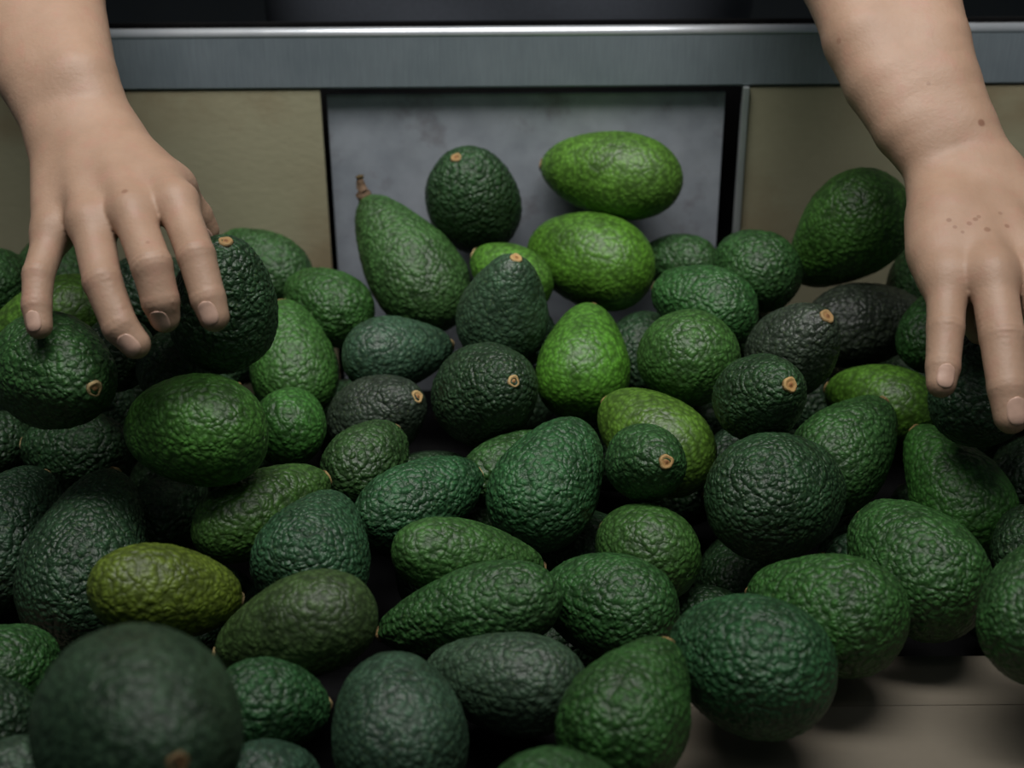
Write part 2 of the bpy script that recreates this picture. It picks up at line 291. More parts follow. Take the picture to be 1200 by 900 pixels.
HEAP = [
    ((0.0748, 1.1409, 1.0237), (-0.9006, 0.4333, -0.0345), 0.1128, 0.066, 'lime', 0.18, 'smooth bright lime avocado lying topmost against the steel back plate', 0),
    ((0.0595, 1.0967, 0.9739), (-0.8505, 0.5234, 0.0528), 0.1017, 0.0712, 'lime', 0.14, 'bright green pebbly avocado directly under the topmost lime one', 0),
    ((-0.0291, 1.1401, 1.0036), (-0.2395, -0.3517, 0.905), 0.0918, 0.0683, 'dark', 0.06, 'dark round avocado with a pale stem scar resting on the steel back plate', 0),
    ((-0.0783, 1.1025, 0.9708), (-0.5377, 0.6287, 0.5618), 0.123, 0.0713, 'midg', 0.34, 'pear-shaped green avocado with a dried brown twig on its neck', 1),
    ((-0.0006, 1.07, 0.9744), (-0.7875, 0.5709, 0.2323), 0.0682, 0.0482, 'lime', 0.2, 'small lime green avocado wedged behind the grey-green necked one, mostly hidden', 0),
    ((-0.0045, 1.007, 0.9803), (0.1835, -0.1901, 0.9645), 0.0878, 0.0653, 'slate', 0.34, 'grey-green narrow-necked avocado with brown stem button pointing up at the back', 0),
    ((-0.0159, 0.9377, 0.9518), (0.3736, -0.7075, 0.5999), 0.0917, 0.0681, 'dark', 0.2, 'blackish green avocado with pale stem button facing forward below the grey-green necked one', 0),
    ((0.0504, 0.9808, 0.9526), (0.1348, 0.8409, 0.5241), 0.0878, 0.066, 'lime', 0.3, 'bright green egg-shaped avocado standing narrow end up in the middle of the heap', 0),
    ((-0.1372, 1.0734, 0.9492), (-0.8042, 0.5544, 0.2141), 0.0749, 0.0561, 'mid', 0.2, 'mid green avocado just left of the twig-necked one, against the left backing board', 0),
    ((-0.1934, 1.1381, 0.9502), (-0.8409, 0.4533, 0.2956), 0.0829, 0.0575, 'mid', 0.2, 'dark green avocado peeking out right behind the one gripped by the left-side hand', 0),
    ((-0.172, 0.8651, 1.058), (0.1437, -0.1479, 0.9785), 0.0892, 0.0664, 'dark', 0.25, 'dark avocado gripped by the left-side hand, stem scar beside its thumb', 0),
    ((-0.1566, 1.0116, 0.9381), (-0.2033, 0.7665, 0.6092), 0.0909, 0.0621, 'green', 0.28, 'tall green avocado standing right below the one gripped by the left-side hand', 0),
    ((-0.0799, 1.0067, 0.9452), (0.8869, 0.4488, -0.1094), 0.0829, 0.0535, 'slate', 0.3, 'bluish dark matte avocado lying sideways below the twig-necked one', 0),
    ((-0.0897, 0.9447, 0.9305), (0.691, -0.3895, 0.609), 0.0781, 0.0581, 'purple', 0.22, 'purple-black avocado with a pale oval stem scar on its right end', 0),
    ((-0.1483, 0.9251, 0.9356), (0.1517, 0.9863, -0.0652), 0.061, 0.0498, 'green', 0.15, 'small round green avocado at the right end of the big plump crosswise one', 0),
    ((-0.1853, 0.8143, 1.0007), (-0.942, 0.3203, -0.1002), 0.089, 0.0682, 'green', 0.1, 'big plump mid green avocado lying crosswise below the left-side hand', 0),
    ((-0.2682, 0.8322, 1.0294), (0.6727, -0.7195, 0.1724), 0.0922, 0.0685, 'mid', 0.2, 'large dark pebbly avocado under the little finger, ringed tan stem scar facing forward', 0),
    ((-0.3117, 0.9757, 0.9864), (-0.9422, -0.0317, -0.3336), 0.0958, 0.0613, 'lime', 0.2, 'yellow-green avocado glimpsed between the little and ring fingers of the left-side hand', 0),
    ((-0.3497, 1.115, 0.9532), (-0.1998, 0.9424, 0.2681), 0.077, 0.0629, 'mid', 0.2, 'shaded green avocado half hidden behind the little finger of the left-side hand', 0),
    ((-0.369, 1.0456, 0.9828), (0.3248, 0.9194, -0.2218), 0.0637, 0.052, 'mid', 0.2, 'dark green avocado cut by the left picture edge, level with the fingers above', 0),
    ((-0.0932, 0.8788, 0.9353), (0.5048, 0.8286, 0.2421), 0.0671, 0.0528, 'mid', 0.2, 'small green avocado with narrow top in front of the purple-black one', 0),
    ((-0.1515, 0.8123, 0.9445), (0.7803, 0.6196, 0.0847), 0.0937, 0.0496, 'green', 0.2, 'green elongated avocado slanting up to its stem, behind the blue-green neck-up one', 0),
    ((-0.1143, 0.7675, 0.9469), (0.2132, 0.9396, 0.2678), 0.0827, 0.0686, 'blue', 0.36, 'blue-green pear-shaped avocado standing neck up just above the brownish one', 0),
    ((-0.0576, 0.8339, 0.935), (0.8261, 0.5559, 0.092), 0.0896, 0.0529, 'blue', 0.15, 'long slim blue-green avocado slanting up to a brown stem on its right end', 0),
    ((0.023, 0.8461, 0.9411), (0.4682, 0.7751, 0.4242), 0.0934, 0.0676, 'blue', 0.22, 'large blue-green avocado leaning diagonally in the centre of the heap', 0),
    ((-0.0, 0.8929, 0.9221), (0.848, 0.5129, 0.1336), 0.0767, 0.0452, 'mid', 0.2, 'half-hidden green avocado directly behind the large leaning one in the centre', 0),
    ((0.0921, 0.8946, 0.9417), (-0.6823, 0.6899, 0.2419), 0.0895, 0.0608, 'lime', 0.2, 'vivid lime avocado behind the small one whose orange stem button faces forward', 0),
    ((0.0822, 0.8287, 0.9657), (0.2644, -0.8019, 0.5357), 0.063, 0.0469, 'mid', 0.2, 'small green-black avocado with orange stem button, in front of the vivid lime one', 0),
    ((0.1172, 0.9556, 0.9677), (-0.3603, 0.8353, -0.4152), 0.08, 0.0654, 'green', 0.12, 'round green avocado right of the upright egg-shaped bright one', 0),
    ((0.136, 1.0203, 0.9752), (-0.7991, 0.5992, 0.0482), 0.0814, 0.0581, 'mid', 0.18, 'green avocado lying crosswise just behind the round one right of centre', 0),
    ((0.1283, 1.1189, 0.9597), (-0.8464, 0.5276, -0.0722), 0.0637, 0.0456, 'mid', 0.2, 'shaded green avocado sitting right below the blunt end of the topmost lime one', 0),
    ((0.1775, 1.0641, 0.9816), (-0.6183, 0.7816, 0.0832), 0.07, 0.0578, 'mid', 0.2, 'green avocado beneath the black slit beside the right backing board', 0),
    ((0.2455, 1.0835, 0.9998), (-0.5881, 0.2311, -0.775), 0.1072, 0.0746, 'green', 0.3, 'big dark green avocado leaning on the right backing board', 0),
    ((0.1897, 0.952, 0.9764), (0.4177, -0.3762, 0.8271), 0.0769, 0.0572, 'purple', 0.2, 'purplish dark avocado with a tan stem button on its upper right', 0),
    ((0.259, 1.0455, 0.9447), (0.9748, 0.2223, 0.0192), 0.093, 0.0623, 'purple', 0.2, 'near-black avocado lying behind the purplish one with tan button, left of the right-side hand', 0),
    ((0.2954, 1.0046, 0.9598), (0.28, 0.8124, 0.5115), 0.0611, 0.0485, 'mid', 0.2, 'dark green avocado half hidden just left of the right-side index finger', 0),
    ((0.1563, 0.8721, 0.9864), (0.3044, -0.7121, 0.6326), 0.0744, 0.0553, 'dark', 0.22, 'dark green avocado whose round golden stem button faces forward, right of centre', 0),
    ((0.2548, 0.9612, 0.9278), (-0.7864, 0.6129, -0.0769), 0.0854, 0.0544, 'lime', 0.18, 'bright lime avocado left of the right-side index fingertip', 0),
    ((0.2188, 0.8997, 0.9289), (0.6373, 0.6303, 0.4433), 0.0904, 0.0647, 'mid', 0.3, 'green narrow-topped avocado in front of the lime one by the index fingertip', 0),
    ((0.2844, 0.8721, 0.9166), (-0.3713, 0.8443, 0.3864), 0.1, 0.0625, 'green', 0.34, 'smooth green pear-shaped avocado with brown stem, just below the right-side fingertips', 0),
    ((0.1602, 0.8161, 0.9501), (0.7504, 0.6232, -0.2203), 0.0948, 0.0775, 'dark', 0.12, 'largest dark round pebbly avocado right of centre, deeply shadowed below', 0),
    ((0.2309, 0.7552, 0.9417), (-0.4974, 0.8532, 0.1572), 0.0965, 0.0718, 'mid', 0.2, 'knobbly green avocado behind the cardboard edge at lower right', 0),
    ((0.1708, 0.711, 0.9437), (-0.7843, 0.5991, -0.1615), 0.0939, 0.067, 'mid', 0.28, 'plump green avocado sitting on the cardboard edge, narrow end pointing left', 0),
    ((0.1225, 0.6603, 0.9495), (-0.7266, 0.6669, -0.1652), 0.0943, 0.0738, 'blue', 0.16, 'big blue-green avocado at the front, lying against the bare cardboard at lower right', 0),
    ((0.0796, 0.7968, 0.9242), (-0.6681, 0.7439, -0.0132), 0.0691, 0.0565, 'green', 0.14, 'small round green avocado just below the orange-buttoned one', 0),
    ((0.0539, 0.74, 0.9261), (-0.8437, 0.5267, -0.1033), 0.0847, 0.062, 'mid', 0.2, 'wrinkled green avocado right of the long tapering one, below the large leaning one', 0),
    ((-0.0261, 0.7727, 0.9354), (0.9238, 0.2069, -0.3223), 0.0949, 0.0463, 'green', 0.24, 'long green avocado tapering right, second row above the front centre', 0),
    ((-0.0255, 0.7232, 0.9344), (-0.9297, 0.1136, -0.3503), 0.11, 0.0524, 'mid', 0.3, 'longest pebbly green avocado, lying flat and tapering to the left at front centre', 0),
    ((-0.0054, 0.6674, 0.9316), (-0.9223, 0.3639, -0.1302), 0.0915, 0.0559, 'slate', 0.22, 'slate green avocado at front centre with brown stem at its left end', 0),
    ((0.0583, 0.6182, 0.957), (0.4743, 0.8424, 0.2555), 0.0864, 0.0662, 'mid', 0.38, 'pear-shaped green avocado at the front, neck tilted up and right', 0),
    ((-0.0582, 0.6207, 0.941), (-0.1776, 0.9539, 0.2421), 0.0849, 0.0695, 'slate', 0.12, 'round slate green avocado at the front, blunt end to the viewer', 0),
    ((-0.1175, 0.6864, 0.9537), (-0.9281, 0.0147, -0.3719), 0.093, 0.0562, 'brown', 0.26, 'brownish smooth avocado tapering to lower left, right of the blurred foreground one', 0),
    ((-0.1237, 0.6351, 0.945), (0.8133, 0.4352, -0.3861), 0.0653, 0.0486, 'blue', 0.2, 'blue-green avocado in the front row just right of the blurred foreground one', 0),
    ((-0.1519, 0.5017, 1.049), (0.45, -0.7881, 0.42), 0.1134, 0.0844, 'slate', 0.15, 'blurred dark avocado closest to the camera at lower left', 0),
    ((-0.1884, 0.7075, 0.9625), (0.8289, 0.3868, -0.4042), 0.087, 0.0535, 'olive', 0.14, 'olive yellow avocado, the most yellow in the heap, above the blurred foreground one', 0),
    ((-0.2549, 0.7941, 0.9242), (0.1411, 0.8735, 0.466), 0.118, 0.077, 'dark', 0.32, 'large dark green pear-shaped avocado standing left of the olive yellow one', 0),
    ((-0.3173, 0.8312, 0.912), (0.3236, 0.8815, 0.3437), 0.1044, 0.0718, 'dark', 0.2, 'large dark avocado cut by the left picture edge beside the standing pear-shaped one', 0),
    ((-0.2781, 0.6933, 0.9212), (0.5396, 0.8282, -0.151), 0.0648, 0.0522, 'mid', 0.2, 'green avocado at the left edge, just above and left of the blurred foreground one', 0),
    ((-0.2668, 0.6292, 0.9386), (0.2119, 0.8339, -0.5096), 0.0634, 0.0518, 'dark', 0.2, 'dark avocado cut by the left picture edge beside the blurred foreground one', 0),
    ((-0.1182, 0.5854, 0.9369), (0.5025, 0.7551, -0.421), 0.0586, 0.0479, 'slate', 0.2, 'blue-grey avocado top rising at the bottom edge, right of the blurred one', 0),
    ((0.0197, 0.5396, 0.9684), (0.8534, 0.457, -0.2508), 0.0676, 0.0534, 'mid', 0.2, 'green avocado top rising at the bottom edge, between two front row ones', 0),
    ((0.2798, 0.6823, 0.9652), (0.3118, 0.8801, 0.3582), 0.0827, 0.0669, 'mid', 0.18, 'dark green avocado cut by the right picture edge above the cardboard shelf', 0),
    ((0.3439, 0.9034, 0.902), (0.4446, 0.7969, 0.4089), 0.0677, 0.0551, 'dark', 0.2, 'dark avocado at the right edge just below the middle fingertip', 0),
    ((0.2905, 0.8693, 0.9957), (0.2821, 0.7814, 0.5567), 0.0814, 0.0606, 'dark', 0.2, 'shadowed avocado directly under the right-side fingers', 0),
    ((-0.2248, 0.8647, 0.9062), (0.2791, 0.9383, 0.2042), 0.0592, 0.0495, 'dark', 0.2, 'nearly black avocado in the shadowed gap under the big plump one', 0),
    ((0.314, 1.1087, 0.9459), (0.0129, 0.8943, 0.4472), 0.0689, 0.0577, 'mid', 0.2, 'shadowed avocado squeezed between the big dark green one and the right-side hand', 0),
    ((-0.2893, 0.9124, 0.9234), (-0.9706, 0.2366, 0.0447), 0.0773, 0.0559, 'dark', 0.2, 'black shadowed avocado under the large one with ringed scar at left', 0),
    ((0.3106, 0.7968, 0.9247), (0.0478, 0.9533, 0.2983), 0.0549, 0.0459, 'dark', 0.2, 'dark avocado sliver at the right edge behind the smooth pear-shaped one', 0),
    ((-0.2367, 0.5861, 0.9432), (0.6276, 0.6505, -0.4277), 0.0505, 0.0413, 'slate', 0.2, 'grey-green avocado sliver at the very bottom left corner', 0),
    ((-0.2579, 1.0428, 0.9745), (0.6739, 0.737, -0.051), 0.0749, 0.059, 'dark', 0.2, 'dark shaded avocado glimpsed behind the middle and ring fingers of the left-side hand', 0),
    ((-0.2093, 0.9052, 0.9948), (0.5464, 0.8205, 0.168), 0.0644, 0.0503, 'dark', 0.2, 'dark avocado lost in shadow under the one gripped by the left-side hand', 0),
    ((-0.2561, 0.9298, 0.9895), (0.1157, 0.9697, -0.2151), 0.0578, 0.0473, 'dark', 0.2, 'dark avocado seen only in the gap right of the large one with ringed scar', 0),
]
for i, (c, ax, L, D, tone, pear, label, twig) in enumerate(HEAP):
    o, s = put_avocado(i, c, ax, L, D, tone, pear, label, 'avocados heaped in the packing bin')
    if twig:
        up = (o.rotation_quaternion.inverted() @ Vector((-.55, -.25, .8))).normalized()
        pts = [Vector((0, 0, -.002)), up*.004+Vector((0, 0, .001)), up*.009, up*.013+Vector((0, 0, .002)), up*.018]
        tw = link('twig', tube('twig', pts, [.0052, .0062, .0040, .0030, .0024]), M_twig, s)
        tip = link('broken_tip', tube('broken_tip', [up*.0175, up*.0200+Vector((-.0015, 0, 0)), up*.021+Vector((-.003, 0, 0))], [.0024, .0033, .0016]), M_stem, s)
BURIED = [
    ((0.305, 1.0832, 0.8606), (0.175, -0.8817, -0.4382), 0.0749, 0.0594),
    ((0.1792, 1.108, 0.8491), (-0.1331, -0.9911, 0.0056), 0.0951, 0.0667),
    ((0.0034, 0.9347, 0.8481), (-0.9493, 0.1575, -0.272), 0.0845, 0.0599),
    ((0.0562, 0.8561, 0.8697), (0.8107, -0.585, -0.0236), 0.0889, 0.0641),
    ((-0.1195, 1.0453, 0.8645), (-0.796, 0.6002, -0.0783), 0.0975, 0.0673),
    ((-0.4991, 0.9281, 0.8653), (-0.5652, -0.8243, -0.0322), 0.0964, 0.0672),
    ((0.3233, 0.8229, 0.8562), (-0.9282, 0.2861, -0.2377), 0.0809, 0.0569),
    ((-0.2419, 0.9567, 0.8621), (0.3304, -0.8943, 0.3016), 0.0815, 0.0573),
    ((-0.4973, 0.8381, 0.8537), (0.9485, -0.2885, 0.1307), 0.0959, 0.0671),
    ((0.1009, 1.1144, 0.854), (0.6902, 0.5489, 0.4715), 0.0805, 0.0604),
    ((0.4187, 0.8134, 0.8549), (0.4781, 0.8753, -0.0722), 0.0858, 0.0674),
    ((0.447, 0.9609, 0.8623), (0.9727, -0.166, -0.1622), 0.0863, 0.0633),
    ((-0.3694, 0.9658, 0.85), (-0.75, -0.6591, 0.0557), 0.085, 0.0601),
    ((0.1927, 0.9684, 0.8609), (-0.5999, -0.7993, 0.0354), 0.0821, 0.0648),
    ((0.2312, 1.0573, 0.8759), (0.9558, 0.2939, 0.0076), 0.08, 0.0616),
    ((0.2868, 0.9167, 0.8583), (-0.3511, 0.9176, 0.1863), 0.072, 0.0573),
    ((0.065, 0.9906, 0.8758), (-0.7972, 0.6017, 0.0497), 0.0746, 0.0596),
    ((-0.2193, 1.0551, 0.8551), (0.3821, 0.8732, -0.3026), 0.0779, 0.0601),
    ((-0.0406, 0.8293, 0.8734), (0.5219, -0.8177, -0.243), 0.0789, 0.0603),
    ((-0.1405, 0.801, 0.8756), (-0.4207, -0.9068, 0.0267), 0.0807, 0.0578),
    ((-0.0108, 1.0857, 0.8626), (-0.9577, 0.206, 0.2009), 0.0911, 0.0656),
    ((-0.146, 0.9424, 0.8452), (0.5728, -0.8187, 0.0404), 0.0744, 0.0591),
    ((-0.4772, 1.0485, 0.8705), (0.291, 0.2338, -0.9277), 0.0741, 0.0562),
    ((0.4726, 1.0734, 0.8648), (0.9546, 0.2965, 0.0306), 0.094, 0.0654),
    ((-0.3641, 1.0733, 0.8714), (-0.5534, -0.8265, -0.1029), 0.0783, 0.057),
    ((-0.2763, 1.0818, 0.8777), (0.5817, 0.8126, 0.0367), 0.0821, 0.0599),
    ((0.1487, 0.8537, 0.8566), (0.0401, 0.9991, -0.0098), 0.0817, 0.0632),
    ((-0.3382, 0.8887, 0.8552), (0.848, 0.274, -0.4537), 0.0825, 0.0609),
    ((0.3337, 1.0078, 0.8781), (-0.5831, -0.8122, -0.0175), 0.0837, 0.0592),
    ((0.3921, 1.0987, 0.8769), (-0.7045, -0.6807, 0.2006), 0.0798, 0.0582),
    ((-0.1958, 0.8286, 0.8494), (-0.424, -0.9056, -0.0034), 0.0744, 0.0595),
    ((-0.3687, 0.8094, 0.8505), (0.5579, -0.8298, 0.014), 0.0803, 0.0566),
    ((-0.4191, 0.8963, 0.8686), (-0.1793, 0.9017, -0.3933), 0.0831, 0.0581),
    ((-0.4716, 1.1195, 0.8751), (0.9486, -0.2928, -0.1199), 0.0799, 0.0607),
    ((-0.2627, 0.8092, 0.846), (-0.0115, 0.9999, -0.0026), 0.0793, 0.0573),
    ((0.0311, 0.7919, 0.8582), (0.8737, 0.4501, 0.1845), 0.0758, 0.0575),
    ((0.4629, 0.9983, 0.9343), (-0.5799, 0.8136, -0.0409), 0.0842, 0.0637),
    ((-0.4028, 0.958, 0.9097), (-0.4768, -0.8551, -0.2035), 0.083, 0.0607),
    ((0.4816, 0.7612, 0.9562), (-0.3218, -0.946, -0.0389), 0.0738, 0.0588),
    ((0.4875, 0.8596, 0.8923), (0.8335, 0.3023, -0.4624), 0.0854, 0.0597),
    ((0.4048, 0.8075, 0.9443), (-0.5119, 0.8283, 0.2276), 0.076, 0.0561),
    ((-0.4766, 0.938, 0.9472), (0.5701, 0.7417, -0.3533), 0.0734, 0.0565),
    ((-0.4349, 1.0203, 0.9461), (-0.0444, 0.6207, -0.7828), 0.0758, 0.0572),
    ((0.4866, 1.1069, 0.953), (-0.8532, -0.4548, 0.2553), 0.0901, 0.0668),
    ((-0.4097, 0.794, 0.9072), (0.2123, -0.9634, 0.1634), 0.0743, 0.0564),
    ((-0.4133, 1.1072, 0.9258), (-0.5629, -0.5227, 0.6403), 0.0862, 0.0646),
    ((-0.0217, 1.0244, 0.8922), (-0.9234, -0.3825, -0.0324), 0.0722, 0.0577),
    ((0.0998, 1.0555, 0.9158), (0.1527, 0.9604, -0.233), 0.082, 0.0652),
    ((0.4499, 0.9132, 0.9493), (0.9914, -0.077, -0.1062), 0.0877, 0.0622),
    ((-0.2945, 0.9808, 0.9063), (-0.1111, -0.1151, -0.9871), 0.0798, 0.0583),
    ((0.0446, 0.4678, 0.9254), (-0.5963, -0.8008, -0.0563), 0.0773, 0.0617),
    ((0.2521, 0.4143, 0.9261), (0.9936, 0.0387, -0.1061), 0.0861, 0.0616),
    ((-0.2319, 0.4592, 0.9273), (0.4317, 0.9019, 0.0133), 0.0873, 0.0609),
    ((0.1612, 0.4857, 0.925), (-0.2517, -0.9664, -0.0523), 0.0753, 0.0578),
    ((-0.2701, 0.5346, 0.9744), (0.6721, -0.2982, -0.6778), 0.093, 0.067),
    ((-0.0564, 0.4561, 0.9849), (-0.6933, -0.6656, -0.2763), 0.0771, 0.0572),
    ((-0.1816, 0.4534, 0.9853), (-0.026, 0.9986, -0.0455), 0.0788, 0.0601),
    ((-0.2646, 0.4738, 0.9976), (0.9242, 0.3087, 0.2246), 0.0758, 0.0605),
    ((-0.1973, 0.9803, 0.8874), (-0.283, 0.9366, 0.2066), 0.0656, 0.0501),
    ((-0.2124, 1.0391, 0.9245), (0.7046, 0.6472, 0.2909), 0.0673, 0.0525),
    ((-0.2031, 1.0989, 0.899), (0.8556, 0.5052, -0.1125), 0.0678, 0.0536),
    ((-0.06, 0.9203, 0.8874), (0.9128, 0.3503, 0.2101), 0.0721, 0.0526),
    ((0.2239, 0.815, 0.8936), (-0.9599, -0.0516, 0.2756), 0.0716, 0.0542),
    ((-0.3724, 1.0489, 0.921), (-0.9109, 0.4036, -0.0854), 0.067, 0.0476),
    ((-0.385, 0.8643, 0.9276), (0.9169, 0.0534, -0.3955), 0.0641, 0.0477),
    ((0.1181, 0.9373, 0.8665), (-0.8942, -0.2951, -0.3367), 0.064, 0.0443),
    ((0.4123, 0.8936, 0.8647), (0.2244, -0.9504, 0.2154), 0.0688, 0.0543),
    ((0.3574, 1.0364, 0.9359), (0.3218, -0.9463, 0.0311), 0.0647, 0.0457),
    ((0.1412, 0.9946, 0.9008), (-0.7173, -0.6931, -0.0714), 0.0645, 0.0446),
    ((-0.219, 0.9661, 0.9292), (0.9576, 0.1269, 0.2587), 0.0658, 0.0478),
    ((0.1377, 1.0342, 0.8606), (-0.9896, 0.0034, -0.1439), 0.0693, 0.0482),
    ((0.1975, 0.7804, 0.8658), (0.8073, -0.4751, 0.35), 0.0584, 0.0441),
    ((0.2266, 0.874, 0.8629), (-0.8289, -0.4035, -0.3875), 0.0596, 0.0474),
    ((0.3458, 0.9744, 0.9292), (-0.8671, 0.4813, -0.1285), 0.0692, 0.0495),
    ((0.0063, 1.0875, 0.9178), (-0.7399, 0.6727, 0.012), 0.0636, 0.0443),
    ((0.4111, 1.0812, 0.9287), (-0.0439, 0.9264, 0.374), 0.0659, 0.0458),
    ((0.36, 0.9586, 0.8651), (-0.2091, -0.4718, -0.8566), 0.0629, 0.0455),
    ((0.3881, 0.8564, 0.9102), (-0.6504, 0.6796, 0.3392), 0.0652, 0.048),
    ((-0.1602, 0.8655, 0.8983), (-0.7015, 0.47, -0.5357), 0.0697, 0.0527),
    ((0.1727, 1.0665, 0.9262), (-0.6845, -0.5986, 0.4161), 0.0569, 0.0448),
    ((-0.2645, 0.8808, 0.8723), (0.7, 0.6347, 0.3271), 0.0657, 0.0464),
    ((0.1492, 0.915, 0.9063), (-0.6196, -0.7537, -0.2194), 0.0692, 0.0494),
    ((-0.3485, 0.9426, 0.9123), (0.4988, 0.8427, -0.2024), 0.0628, 0.0459),
    ((0.1247, 0.7851, 0.8764), (0.9746, -0.2101, -0.0775), 0.0608, 0.0443),
]
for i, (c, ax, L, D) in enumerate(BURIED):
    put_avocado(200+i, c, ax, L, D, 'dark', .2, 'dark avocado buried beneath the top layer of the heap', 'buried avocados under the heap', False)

# ------------------------------------------------------------------ the packer: arms, torso, shirt
PL = {'left': {'fingers': {'index': [([-0.1908, 0.8574, 1.1251], 0.0112), ([-0.1754, 0.8201, 1.1104], 0.0107), ([-0.1678, 0.8028, 1.0925], 0.0097),
                                ([-0.1644, 0.7969, 1.0843], 0.0085)],
                      'middle': [([-0.2156, 0.8505, 1.1231], 0.0117), ([-0.1987, 0.811, 1.1087], 0.0113), ([-0.1941, 0.8015, 1.0923], 0.0104),
                                 ([-0.1926, 0.8003, 1.0822], 0.0085)],
                      'pinky': [([-0.2665, 0.8636, 1.1057], 0.0104), ([-0.2693, 0.8332, 1.0931], 0.009), ([-0.2684, 0.8182, 1.0811], 0.0084),
                                ([-0.2661, 0.8097, 1.0725], 0.0075)],
                      'ring': [([-0.2403, 0.8522, 1.1161], 0.012), ([-0.2278, 0.8131, 1.0984], 0.0109), ([-0.2164, 0.7943, 1.0798], 0.0099),
                               ([-0.2082, 0.7904, 1.0711], 0.0085)],
                      'thumb': [([-0.1994, 0.8948, 1.1198], 0.0106), ([-0.1888, 0.9004, 1.0995], 0.0088), ([-0.1843, 0.9012, 1.0889], 0.0073)]},
          'forearm': [[([-0.345, 1.12, 1.24], 0.042), ([-0.3226, 1.0347, 1.1921], 0.0287), ([-0.2948, 0.97, 1.16], 0.0223),
                       ([-0.2767, 0.9338, 1.1374], 0.0166)],
                      [([-0.335, 1.12, 1.245], 0.04), ([-0.2859, 1.0296, 1.1933], 0.0247), ([-0.2629, 0.9611, 1.1646], 0.021),
                       ([-0.2444, 0.9347, 1.139], 0.0172)]],
          'hi': [-0.146, 1.172, 1.295],
          'lo': [-0.397, 0.772, 1.053],
          'meta': [[([-0.2762, 0.933, 1.1361], 0.0156), ([-0.2665, 0.8641, 1.1066], 0.0119)],
                   [([-0.2639, 0.9291, 1.1392], 0.0166), ([-0.2407, 0.8527, 1.1169], 0.0122)],
                   [([-0.2525, 0.9295, 1.14], 0.0166), ([-0.2156, 0.851, 1.1239], 0.0122)],
                   [([-0.2444, 0.9337, 1.1372], 0.0166), ([-0.1918, 0.8584, 1.1268], 0.0117)]],
          'pads': [[([-0.2417, 0.9365, 1.1221], 0.0152), ([-0.1974, 0.8896, 1.1209], 0.0106)],
                   [([-0.2696, 0.9353, 1.12], 0.0147), ([-0.2604, 0.8874, 1.107], 0.0117)]],
          'upper': [([-0.34, 1.115, 1.235], 0.042), ([-0.27, 1.25, 1.335], 0.05), ([-0.205, 1.37, 1.43], 0.058)]},
 'right': {'fingers': {'index': [([0.2564, 0.8575, 1.0752], 0.012), ([0.2506, 0.8274, 1.0572], 0.0108), ([0.2463, 0.8076, 1.0429], 0.0098),
                                 ([0.2442, 0.7996, 1.0369], 0.0085)],
                       'middle': [([0.28, 0.8491, 1.0808], 0.0134), ([0.2792, 0.8134, 1.0589], 0.0126), ([0.2784, 0.7876, 1.0402], 0.0113),
                                  ([0.2793, 0.7771, 1.028], 0.0098)],
                       'pinky': [([0.3372, 0.8687, 1.0746], 0.0112), ([0.3422, 0.8414, 1.0574], 0.0095), ([0.3478, 0.8332, 1.0391], 0.0088),
                                 ([0.3522, 0.8351, 1.0265], 0.0076)],
                       'ring': [([0.308, 0.8528, 1.0771], 0.0135), ([0.309, 0.8177, 1.0563], 0.0122), ([0.3147, 0.8043, 1.033], 0.011),
                                ([0.3203, 0.8033, 1.0153], 0.0094)],
                       'thumb': [([0.2578, 0.8909, 1.0731], 0.0104), ([0.2735, 0.8819, 1.0474], 0.0096), ([0.2839, 0.868, 1.0335], 0.0083)]},
           'forearm': [[([0.2, 1.115, 1.25], 0.042), ([0.2246, 1.0425, 1.1857], 0.0273), ([0.2283, 1.0173, 1.168], 0.0259), ([0.2375, 0.992, 1.1482], 0.0245),
                        ([0.2493, 0.9647, 1.1269], 0.0204), ([0.2679, 0.9369, 1.1027], 0.0159)],
                       [([0.215, 1.12, 1.25], 0.042), ([0.2657, 1.0374, 1.1869], 0.0266), ([0.2699, 1.0109, 1.167], 0.0252), ([0.2753, 0.9857, 1.1473], 0.0233),
                        ([0.2852, 0.9627, 1.1274], 0.0204), ([0.2998, 0.9386, 1.1057], 0.017)]],
           'hi': [0.37, 1.172, 1.302],
           'lo': [0.148, 0.757, 0.996],
           'meta': [[([0.2694, 0.9342, 1.0981], 0.0159), ([0.2564, 0.8575, 1.0752], 0.012)],
                    [([0.2797, 0.9311, 1.1027], 0.0169), ([0.28, 0.8491, 1.0808], 0.0134)],
                    [([0.2903, 0.9321, 1.1045], 0.0169), ([0.308, 0.8528, 1.0771], 0.013)],
                    [([0.3013, 0.9378, 1.1043], 0.0159), ([0.3372, 0.8687, 1.0746], 0.0117)]],
           'pads': [[([0.2659, 0.9254, 1.0928], 0.0158), ([0.2542, 0.8832, 1.0797], 0.0133)],
                    [([0.2616, 0.9025, 1.0933], 0.0145), ([0.2573, 0.8638, 1.0721], 0.0116)],
                    [([0.3049, 0.9379, 1.0945], 0.0149), ([0.3318, 0.8906, 1.0726], 0.0124)]],
           'upper': [([0.2075, 1.1175, 1.25], 0.042), ([0.2, 1.24, 1.34], 0.05), ([0.185, 1.38, 1.43], 0.058)]}}
def rcone(p, a, b, r1, r2):
    a = np.asarray(a); b = np.asarray(b); ba = b-a; l2 = ba @ ba; rr = r1-r2; a2 = l2-rr*rr; il2 = 1/l2
    pa = p-a; y = pa @ ba; z = y-l2; q = pa*l2-ba*y[:, None]; x2 = (q*q).sum(1); y2 = y*y*l2; z2 = z*z*l2; k = np.sign(rr)*rr*rr*x2
    d = (np.sqrt(np.maximum(x2*a2*il2, 0))+y*rr)*il2-r1
    c1 = np.sign(z)*a2*z2 > k; c2 = np.sign(y)*a2*y2 < k
    d = np.where(c2, np.sqrt(x2+y2)*il2-r1, d); return np.where(c1, np.sqrt(x2+z2)*il2-r2, d)
